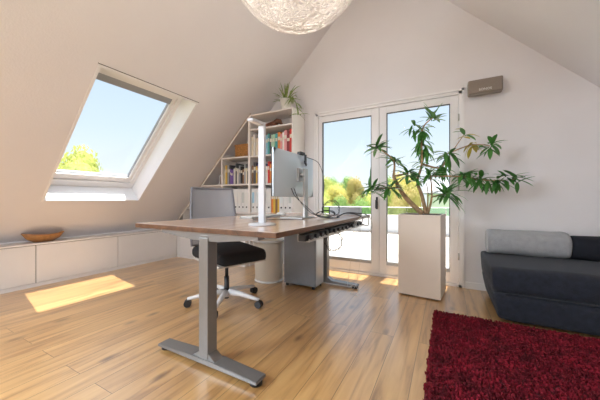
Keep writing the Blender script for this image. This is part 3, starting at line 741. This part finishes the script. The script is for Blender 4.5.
branch(['r8', 'y1', 'r14'], .007, .004, m); branch(['r16', 'r10', 'r11', 'r12', 'r13'], .009, .003, m)
branch([T['base']+Vector((.04, .03, 0)), T['c1']+Vector((-.04, .02, .05)), T['b2']+Vector((.09, 0, -.03))], .008, .004, m)
m.build('trunk', M_bark, pl)
m = MB()
def rosette(k, n, ln, droop, up=(-.4, .8), yellow=0.0, off=(0, 0, 0), flat=.8):
    p = T[k]+Vector(off)
    a0 = random.uniform(0, PI)
    n = int(n*1.35)
    for i in range(n):
        a = a0+i*2.4+random.uniform(-.3, .3); e = random.uniform(*up)
        b_ = p+Vector((random.uniform(-.02, .02), random.uniform(-.02, .02), random.uniform(-.04, .03)))
        dr = Vector((math.cos(a)*math.cos(e), math.sin(a)*math.cos(e)*flat, math.sin(e)))
        L_ = ln*random.uniform(.75, 1.2)
        if b_.y+dr.y*L_ > .33: dr.y = -abs(dr.y)*.5
        add_leaf(m, b_, dr, L_, random.uniform(.034, .046), droop*random.uniform(.4, 1.0), mi=1 if random.random() < yellow else 0)
rosette('r1', 20, .17, .9); rosette('r2', 16, .17, 1.5, (-1.2, .5)); rosette('r2', 13, .17, 1.0, (-1.3, .0), off=(.0, 0, -.13)); rosette('r3', 12, .17, .5, (-.2, 1.2), .1)
rosette('r2', 8, .15, 1.0, (-1.2, .6), off=(-.08, -.05, .04)); rosette('r2', 9, .16, 1.2, (-1.3, -.3), off=(.03, -.02, -.22))
rosette('r4', 20, .19, 1.0); rosette('r5', 17, .20, 1.0); rosette('r6', 14, .17, .9); rosette('r7', 18, .19, .9); rosette('r7', 8, .15, .8, off=(.05, 0, -.06))
rosette('r8', 17, .18, 1.3, (-1.0, .8)); rosette('r17', 15, .17, 1.2, (-1.2, .5)); rosette('r9', 20, .19, 1.0, (-.9, .7)); rosette('r16', 16, .17, 1.0)
rosette('r10', 15, .15, 1.2, (-.9, 1.0)); rosette('r11', 15, .14, 1.2, (-1.2, .8)); rosette('r12', 13, .13, 1.2, (-1.2, .8)); rosette('r13', 11, .15, .6, (-.6, .6))
rosette('r10', 8, .13, 1.2, (-.9, 1.0), off=(.07, 0, 0)); rosette('r12', 7, .12, 1.2, (-1.2, .8), off=(-.07, 0, 0)); rosette('r12', 6, .12, 1.0, (-1.0, .8), off=(.07, 0, 0))
rosette('r14', 13, .14, 1.0, (-.9, .8)); rosette('y1', 7, .14, 1.5, (-1.2, .3), .95); rosette('r15', 6, .12, .6, (-.5, .8), .5); rosette('b3', 6, .14, .9)
tag(m.build('foliage', [M_leaf, M_leafy], pl), 'long narrow glossy green leaves, a few yellow')

# ------------------------------------------------------------------ wall speaker
sk = empty('wall_speaker', (.365, YG, 2.215)); tag(sk, 'small brown-grey box speaker mounted high on the gable wall', 'speaker')
m = MB(); m.box(-.155, .155, -.15, -.045, -.075, .075, bev=.014, seg=4); m.build('housing', M_spk2, sk)
m = MB(); m.box(-.143, .143, -.156, -.149, -.066, .066, bev=.003); g_ = m.build('grille', M_spk, sk)
m = MB(); m.box(-.03, .03, -.046, 0, -.03, .03, bev=.003); m.build('bracket', M_black, sk)
cu = bpy.data.curves.new('emblem_text', 'FONT'); cu.body = 'SONOS'; cu.size = .034; cu.extrude = .0008; cu.align_x = 'CENTER'
to = bpy.data.objects.new('tmp_text', cu); C.objects.link(to); bpy.context.view_layer.update()
me = bpy.data.meshes.new_from_object(to.evaluated_get(bpy.context.evaluated_depsgraph_get())); bpy.data.objects.remove(to)
me.transform(Matrix.Translation((.0, -.1572, -.052)) @ Matrix.Rotation(PI/2, 4, 'X')); me.materials.clear(); me.materials.append(M_paper)
eo = bpy.data.objects.new('emblem', me); C.objects.link(eo); eo.parent = sk; tag(eo, 'small white lettering')

# ------------------------------------------------------------------ sofa, bolsters, rug
sf = empty('sofa', (1.5, 3.14, 0)); tag(sf, 'low dark charcoal sofa against the gable wall', 'sofa')
def soft(mb, amp, sc):
    for v in mb.bm.verts: v.co += Vector((noise.noise(v.co*sc), noise.noise(v.co*sc+Vector((9, 0, 0))), noise.noise(v.co*sc+Vector((0, 7, 0)))))*amp
m = MB()
x0, x1, yb, yf_ = .33-1.5, 2.62-1.5, 3.56-3.14, 2.70-3.14
def loft(mb, prof, x0, x1, taper, nx=40, endr=.07):
    # prof: (y,z) closed outline; rounded ends towards x0 and x1
    cy = sum(p[0] for p in prof)/len(prof); cz = sum(p[1] for p in prof)/len(prof); rings = []
    xs = [(0, .88), (.010, .94), (.025, .975), (.05, .993), (.08, 1)]
    seq = [(x0+a, s_) for a, s_ in xs]+[(x0+.1+(x1-x0-.2)*i/nx, 1) for i in range(nx+1)]+[(x1-a, s_) for a, s_ in xs[::-1]]
    for x, s_ in seq:
        rings.append([mb.bm.verts.new((x+taper(p[1]) if x < x0+.3 else x, cy+(p[0]-cy)*(1-(1-s_)*.35), cz+(p[1]-cz)*s_)) for p in prof])
    n = len(prof)
    for A, B in zip(rings, rings[1:]):
        for k in range(n):
            f = mb.bm.faces.new((A[k], A[(k+1) % n], B[(k+1) % n], B[k])); f.smooth = True
    mb.bm.faces.new(rings[0]).smooth = True; mb.bm.faces.new(rings[-1][::-1]).smooth = True
def rrect(y0, y1, z0, z1, r, n=6):
    out = []
    for (cy, cz, a0) in ((y1-r, z1-r, 0), (y0+r, z1-r, 90), (y0+r, z0+r, 180), (y1-r, z0+r, 270)):
        for k in range(n+1):
            a = math.radians(a0+90*k/n); out.append((cy+r*math.cos(a), cz+r*math.sin(a)))
    return out
loft(m, rrect(-.45, .42, .235, .455, .07), x0, x1, lambda z: (0.455-z)*.05); soft(m, .006, 4); m.build('seat_cushion', M_sofa, sf)
m = MB(); loft(m, rrect(-.47, .41, .032, .245, .05), x0+.012, x1-.02, lambda z: (.245-z)*.16); soft(m, .004, 4); m.build('base', M_sofa, sf)
m = MB(); m.tube([(x0+.09, -.452, .24), (0, -.454, .238), (x1-.1, -.452, .24)], .006, 8); m.build('piping', M_roll2, sf)
for sx in (x0+.16, x1-.14):
    for sy in (-.34, .34): MB().cyl((sx, sy, .001), (sx, sy, .05), .022, 12).build('foot', M_black, sf)
# bolsters resting on the seat
def bolster(x0, x1, r, z, y, m_, name, label, seam=None):
    e = empty(name, ((x0+x1)/2, y, z)); L_ = (x1-x0)/2; tag(e, label, 'cushion', 'bolsters on the sofa')
    mb = MB(); pts = []; rr = []
    for i in range(33):
        t = -L_+2*L_*i/32; d_ = L_-abs(t); pts.append((t, 0, r*.97)); rr.append(r*(min(1, .90+math.sqrt(max(0, min(d_, .045)/.045))*.10)))
    mb.tube(pts, rr, 32)
    for v in mb.bm.verts:
        zz = v.co.z-r*.97; v.co.y *= 1.12; v.co.z = r*.97+math.copysign(abs(zz/r)**.72*r, zz)
    soft(mb, .008, 9); mb.build('cover', m_, e)
    mb = MB()
    for sx in (-1, 1):
        mb.tube([(sx*(L_-.004), 1.0*r*math.cos(a), r*.97+r*.88*math.sin(a)) for a in [k*PI/12 for k in range(24)]], .007, 6, closed=True)
    mb.build('piping', m_, e); return e
bolster(.372, .985, .122, .460, 3.385, M_roll, 'bolster_cushion', 'light grey bolster cushion on the left end of the sofa')
bolster(.995, 2.35, .108, .460, 3.385, M_roll2, 'bolster_cushion', 'dark navy bolster cushion on the sofa, right of the light grey one')

rg = empty('rug', (.855, 1.02, 0), math.radians(-.3)); tag(rg, 'crimson shaggy rug on the floor in front of the sofa', 'rug')
rx0, rx1, ry0, ry1 = -.955, 1.05, -1.0, 1.665
m = MB(); m.box(rx0, rx1, ry0, ry1, .0005, .008, bev=.002); m.build('backing', mat('rug_backing', (.12, .01, .02), .95), rg)
verts = []; faces = []
rnd = random.Random(3)
def tuft(x, y):
    h = rnd.uniform(.019, .030); a = rnd.uniform(0, 2*PI); lean = rnd.uniform(0, .010); w_ = rnd.uniform(.005, .008)
    dx, dy = math.cos(a), math.sin(a); b = rnd.uniform(0, PI); ex, ey = math.cos(b)*w_, math.sin(b)*w_
    i = len(verts)
    verts.extend([(x-ex, y-ey, .006), (x+ex, y+ey, .006), (x+ex*1.1+dx*lean*.5, y+ey*1.1+dy*lean*.5, h*.8), (x-ex*1.1+dx*lean*.5, y-ey*1.1+dy*lean*.5, h*.8), (x+dx*lean*1.4, y+dy*lean*1.4, h)])
    faces.append((i, i+1, i+2, i+3)); faces.append((i+3, i+2, i+4))
for k in range(52000):
    x = rnd.uniform(rx0, rx1); y = -1+2.665*(rnd.random()**.8)
    y = ry1-(y-ry0) if rnd.random() < .0 else y
    cx_, cy_ = round(x/.018)*.018, round(y/.018)*.018
    x = x*.35+cx_*.65+.004*math.sin(cy_*300); y = y*.35+cy_*.65+.004*math.sin(cx_*300)
    x = min(max(x, rx0), rx1); y = min(max(y, ry0), ry1)
    tuft(x, y)
me = bpy.data.meshes.new('pile'); me.from_pydata(verts, [], faces); me.materials.append(M_rug)
po = bpy.data.objects.new('pile', me); C.objects.link(po); po.parent = rg; po['kind'] = 'stuff'

# ------------------------------------------------------------------ pendant lamp of threads
pd = empty('pendant_lamp', (RX, 1.42, 2.50)); tag(pd, 'large round pendant lamp wound from pale thread, under the ridge', 'lamp')
R_ = .425; m = MB(); rnd = random.Random(11)
for k in range(135):
    nrm = Vector((rnd.gauss(0, 1), rnd.gauss(0, 1), rnd.gauss(0, 1))).normalized(); off = rnd.uniform(-.45, .45)
    a = nrm.orthogonal().normalized(); b = nrm.cross(a); rr = math.sqrt(1-off*off); ph = rnd.uniform(0, 6); pts = []
    for i in range(44):
        t = 2*PI*i/44; w_ = 1+.02*math.sin(3*t+ph)
        pts.append(((a*math.cos(t)+b*math.sin(t))*rr+nrm*(off+.08*math.sin(2*t+ph)))*R_*w_)
    pts = [p.normalized()*R_*(1+.012*math.sin(5*j*.1+ph)) for j, p in enumerate(pts)]
    m.tube(pts, .0028, 3, closed=True)
m.build('thread_shade', M_thread, pd)
m = MB(); m.cyl((0, 0, R_*.2), (0, 0, RZ-2.50-.02), .004, 8); m.build('cord', M_cablew, pd)
m = MB(); m.lathe([(0, 0), (.05, 0), (.05, .03), (0, .035)], 24, c=(0, 0, RZ-2.50-.06)); m.build('ceiling_rose', M_frame, pd)
m = MB(); m.cyl((0, 0, .05), (0, 0, .12), .022, 16); m.build('socket', M_frame, pd)
m = MB(); m.lathe([(0, -.07), (.03, -.06), (.048, -.02), (.04, .02), (.02, .05), (0, .055)], 20); m.build('bulb', mat('glowing_bulb', (.9, .85, .75), .5, emit=(1, .8, .6), estr=3), pd)
bl = bpy.data.objects.new('bulb_light', bpy.data.lights.new('bulb_light', 'POINT')); C.objects.link(bl); bl.location = (RX, 1.42, 2.50); bl.data.energy = 30; bl.data.color = (1, .93, .87); bl.data.shadow_soft_size = .06

# ------------------------------------------------------------------ outside
struct(MB().box(-6, 4, YG+.30, 8.9, -.12, -.01).build('terrace_floor', M_terr), 'pale paved roof terrace outside the door', 'terrace')
struct(MB().box(-6, 4, 8.6, 8.8, -.01, .50).box(-6, 4, 8.57, 8.83, .50, .535).build('terrace_parapet', M_render), 'low white parapet at the far edge of the terrace', 'wall')
struct(MB().box(-6, 4, 8.40, 8.6, -.01, .03).build('trim_1', mat('strip_grey', (.22, .21, .20), .8)), 'dark grey strip along the foot of the parapet', 'drain')  # darker strip where the terrace floor meets the parapet
rl = empty('glass_railing', (-1, 8.7, .536)); tag(rl, 'low glass railing on the terrace parapet', 'railing')
m = MB(); m.box(-5, 5, -.006, .006, .02, .23)
m.build('glass_panel', M_rail, rl); m = MB(); m.box(-5, 5, -.02, .02, .23, .255, bev=.004); m.build('top_rail', M_frame, rl)
for k in range(6): MB().box(-5+2*k-.012, -5+2*k+.012, -.02, .02, 0, .23).build('post', M_alu2, rl)
struct(MB().box(-70, 40, -20, 110, -5.2, -5).build('ground', M_grass), 'green meadow far below the house', 'ground')

def crown(name, m_, rx, rz_, seed, n=6500, conifer=False, ls=.22):
    rn = random.Random(seed); mb = MB()
    blobs = [(Vector((rn.uniform(-.5, .5)*rx, rn.uniform(-.5, .5)*rx, rn.uniform(-.45, .55)*rz_)), rn.uniform(.4, .62)) for _ in range(11)]
    for k in range(n):
        if conifer:
            z_ = rn.random(); r = (1-z_)**.9*rx*(.75+.25*math.sin(z_*40)); a = rn.uniform(0, 2*PI); p = Vector((r*math.cos(a), r*math.sin(a), (z_*2-1)*rz_)); nn = Vector((math.cos(a), math.sin(a), .5))
        else:
            c, s_ = blobs[k % len(blobs)]; v = Vector((rn.gauss(0, 1), rn.gauss(0, 1), rn.gauss(0, 1))).normalized()
            p = c+Vector((v.x*rx*s_, v.y*rx*s_, v.z*rz_*s_))*rn.uniform(.82, 1.05); nn = v
        t = (nn+Vector((rn.gauss(0, .5), rn.gauss(0, .5), rn.gauss(0, .5)))).normalized().orthogonal().normalized(); b = t.cross(nn).normalized(); L_ = ls*rn.uniform(.6, 1.3)
        mb.face([p-t*L_, p+b*L_*.6, p+t*L_, p-b*L_*.6])
    if not conifer:
        for c, s_ in blobs:
            r = bmesh.ops.create_icosphere(mb.bm, subdivisions=2, radius=1.0)
            for v in r['verts']: v.co = c+Vector((v.co.x*rx*s_*.84, v.co.y*rx*s_*.84, v.co.z*rz_*s_*.84))
    me_o = mb.build(name, m_); return me_o
def treemat(n, c): return mat(n, c, .85, var=.35, vscale=1.2, transl=.35)
TM = [('bright yellow-green', treemat('tree_yellow_green', (.50, .52, .16))), ('fresh green', treemat('tree_green', (.28, .40, .13))), ('autumn orange', treemat('tree_orange', (.50, .42, .17))), ('golden yellow', treemat('tree_gold', (.58, .52, .17)))]
protos = {}
def tree(kind, loc, rx, rz_, label, conifer=False, leafs=.22):
    e = empty('conifer_tree' if conifer else 'tree', loc); tag(e, label, 'tree', 'trees beyond the terrace')
    key = (kind, conifer)
    mtl = treemat('tree_conifer', (.12, .26, .10)) if conifer else TM[kind][1]
    if key not in protos:
        c = crown('crown', mtl, 1.0, 1.0, kind*7+3+conifer, conifer=conifer, ls=leafs*.2); protos[key] = c
    else:
        c = protos[key].copy(); C.objects.link(c)
    c.parent = e; c.location = (0, 0, -loc[2]*0+rz_); c.scale = (rx, rx, rz_); c.rotation_euler = (0, 0, random.uniform(0, 6))
    e.location = (loc[0], loc[1], loc[2])
    if loc[2] > -5: pass
    MB().tube([(0, 0, -5-loc[2]), (0.05, 0, (-5-loc[2])*.4), (0, 0, rz_*.6)], [.35, .25, .12], 8).build('trunk', mat('tree_bark', (.14, .10, .07), .9), e)
    return e
from_cam = lambda px, y: ((-.4756+.8796*(px-300)/270)/(.8796+.4756*(px-300)/270)*y, y)
# a loose belt of trees behind the terrace; (x, y, crown bottom, crown top, half width, kind)
belt = [(-27.2, 52, -5, 5.6, 3.6, 1, 'fresh green broad tree beyond the terrace, leftmost seen through the door'), (-17.0, 42, -5, 4.2, 2.7, 0, 'bright yellow-green tree beyond the terrace, left in the left door pane'),
        (-19.2, 53, -5, 5.6, 3.4, 1, 'fresh green tree beyond the terrace in the middle of the left door pane'), (-12.2, 33, -5, 2.5, 2.1, 3, 'golden yellow round tree in the middle of the left door pane'),
        (-12.4, 28.6, -5, 1.8, 1.6, 0, 'bright yellow-green tree low at the left of the left door pane'), (-14.4, 47.4, -5, 4.7, 2.2, 2, 'autumn orange tree behind the golden yellow one'),
        (-8.2, 25, -5, 1.2, 1.9, 1, 'fresh green low tree just above the parapet in the left door pane'),
        (-7.2, 33, -5, 2.2, 2.2, 0, 'bright yellow-green tree seen between the door stile and the planter branches'), (-5.6, 42, -5, 4.4, 2.7, 3, 'golden yellow tree seen behind the planter branches'),
        (-3.0, 25, -5, 2.0, 1.7, 2, 'autumn orange tree just above the white planter'), (-24.0, 42, -5, 4.2, 2.8, 2, 'autumn orange tree partly hidden by the left door jamb'),
        (-11.8, 53, -5, 5.4, 3.2, 1, 'fresh green distant tree behind the middle door stile')]
for (x, y, zb, zt, hw, kd, lb) in belt: tree(kd, (x, y, zb), hw, (zt+y*.013-zb)/2, lb)
tree(1, (-9.2, 37.8, -5), 1.7, 5.2, 'pointed dark green conifer standing beyond the terrace beside the middle door stile', conifer=True)
tree(0, (-18.6, 7.6, -3.5), 2.0, 3.8, 'yellow-green tree seen through the roof skylight')
# neighbouring house
hs = empty('neighbouring_house', (3.6, 46, -6.2)); tag(hs, 'pale distant house with grey roof seen through the right door pane', 'house')
m = MB(); m.box(-6, 6, -4, 4, 0, 8.0); m.build('wall', M_render, hs)
m = MB(); m.prism([(-6.4, -4.4, 8.0), (6.4, -4.4, 8.0), (6.4, 0, 10.0), (-6.4, 0, 10.0)], (0, .01, .2)); m.prism([(-6.4, 4.4, 8.0), (6.4, 4.4, 8.0), (6.4, 0, 10.0), (-6.4, 0, 10.0)], (0, .01, .2)); m.build('roof', M_roof, hs)
m = MB(); m.box(1.2, 2.2, -1.2, -.4, 8.6, 10.9); m.build('chimney', M_render, hs)
for x in (-4.2, -1.2, 1.8, 4.4): box1('window', M_seal, hs, x-.6, x+.6, -4.06, -4.0, 3.0, 4.6)

# ------------------------------------------------------------------ camera, light, world
sc = bpy.context.scene
cam = bpy.data.objects.new('camera', bpy.data.cameras.new('camera')); C.objects.link(cam); sc.camera = cam
cam.data.sensor_width = 36; cam.data.lens = 270/600*36; cam.data.clip_start = .05; cam.data.clip_end = 500
cam.location = (0, 0, 1); cam.rotation_euler = (PI/2, 0, math.radians(28.4))
sun = bpy.data.objects.new('sun', bpy.data.lights.new('sun', 'SUN')); C.objects.link(sun)
sun.data.energy = 8.5; sun.data.angle = math.radians(.6); sun.data.color = (1, .94, .86)
sd = Vector((-.02, -.17, -1)); sun.rotation_euler = sd.to_track_quat('-Z', 'Y').to_euler()
def area(name, loc, rot, sx, sy, e, col):
    o = bpy.data.objects.new(name, bpy.data.lights.new(name, 'AREA')); C.objects.link(o); o.data.shape = 'RECTANGLE'
    o.data.size = sx*S; o.data.size_y = sy*S; o.data.energy = e; o.data.color = col; o.location = loc; o.rotation_euler = rot; return o
# added fill lamps at the unseen openings behind the camera, brightening the room
area('added_fill_rear', (-.8, YR+.02, 1.28), (-PI/2, 0, 0), 3.3, 1.9, 100, (.80, .90, 1))
area('added_fill_right', PR(-1.35, 1.6, .1), (0, math.radians(45), 0), 1.8, 1.8, 6, (.80, .90, 1))
area('added_fill_left', PL(-1.4, 1.6, .1), (0, math.radians(-45), 0), 1.7, 1.8, 130, (.78, .89, 1))
w_ = bpy.data.worlds.new('world'); sc.world = w_; w_.use_nodes = True; n = w_.node_tree.nodes; l = w_.node_tree.links; bg = n['Background']
tc = n.new('ShaderNodeTexCoord'); sx = n.new('ShaderNodeSeparateXYZ'); r = n.new('ShaderNodeValToRGB')
l.new(tc.outputs['Generated'], sx.inputs[0]); l.new(sx.outputs['Z'], r.inputs['Fac'])
e = r.color_ramp.elements; e[0].position = 0.0; e[0].color = (.88, .92, .96, 1); e[1].position = .95; e[1].color = (2.1, 2.2, 2.4, 1)
for p_, c_ in ((.10, (.82, .89, .96, 1)), (.22, (.68, .80, .95, 1)), (.42, (.56, .70, .91, 1)), (.56, (.62, .76, .98, 1))):
    k = e.new(p_); k.color = c_
l.new(r.outputs[0], bg.inputs['Color']); bg.inputs['Strength'].default_value = 1.0

# ------------------------------------------------------------------ scale working units to metres
seen = set()
for o in bpy.data.objects:
    o.location = o.location*S
    if o.type == 'MESH' and o.data.name not in seen:
        seen.add(o.data.name); o.data.transform(Matrix.Scale(S, 4))
vs = sc.view_settings; sc.display_settings.display_device = 'sRGB'
vs.view_transform = 'Standard'; vs.look = 'None'; vs.gamma = 1; vs.use_curve_mapping = False; vs.exposure = 0.27
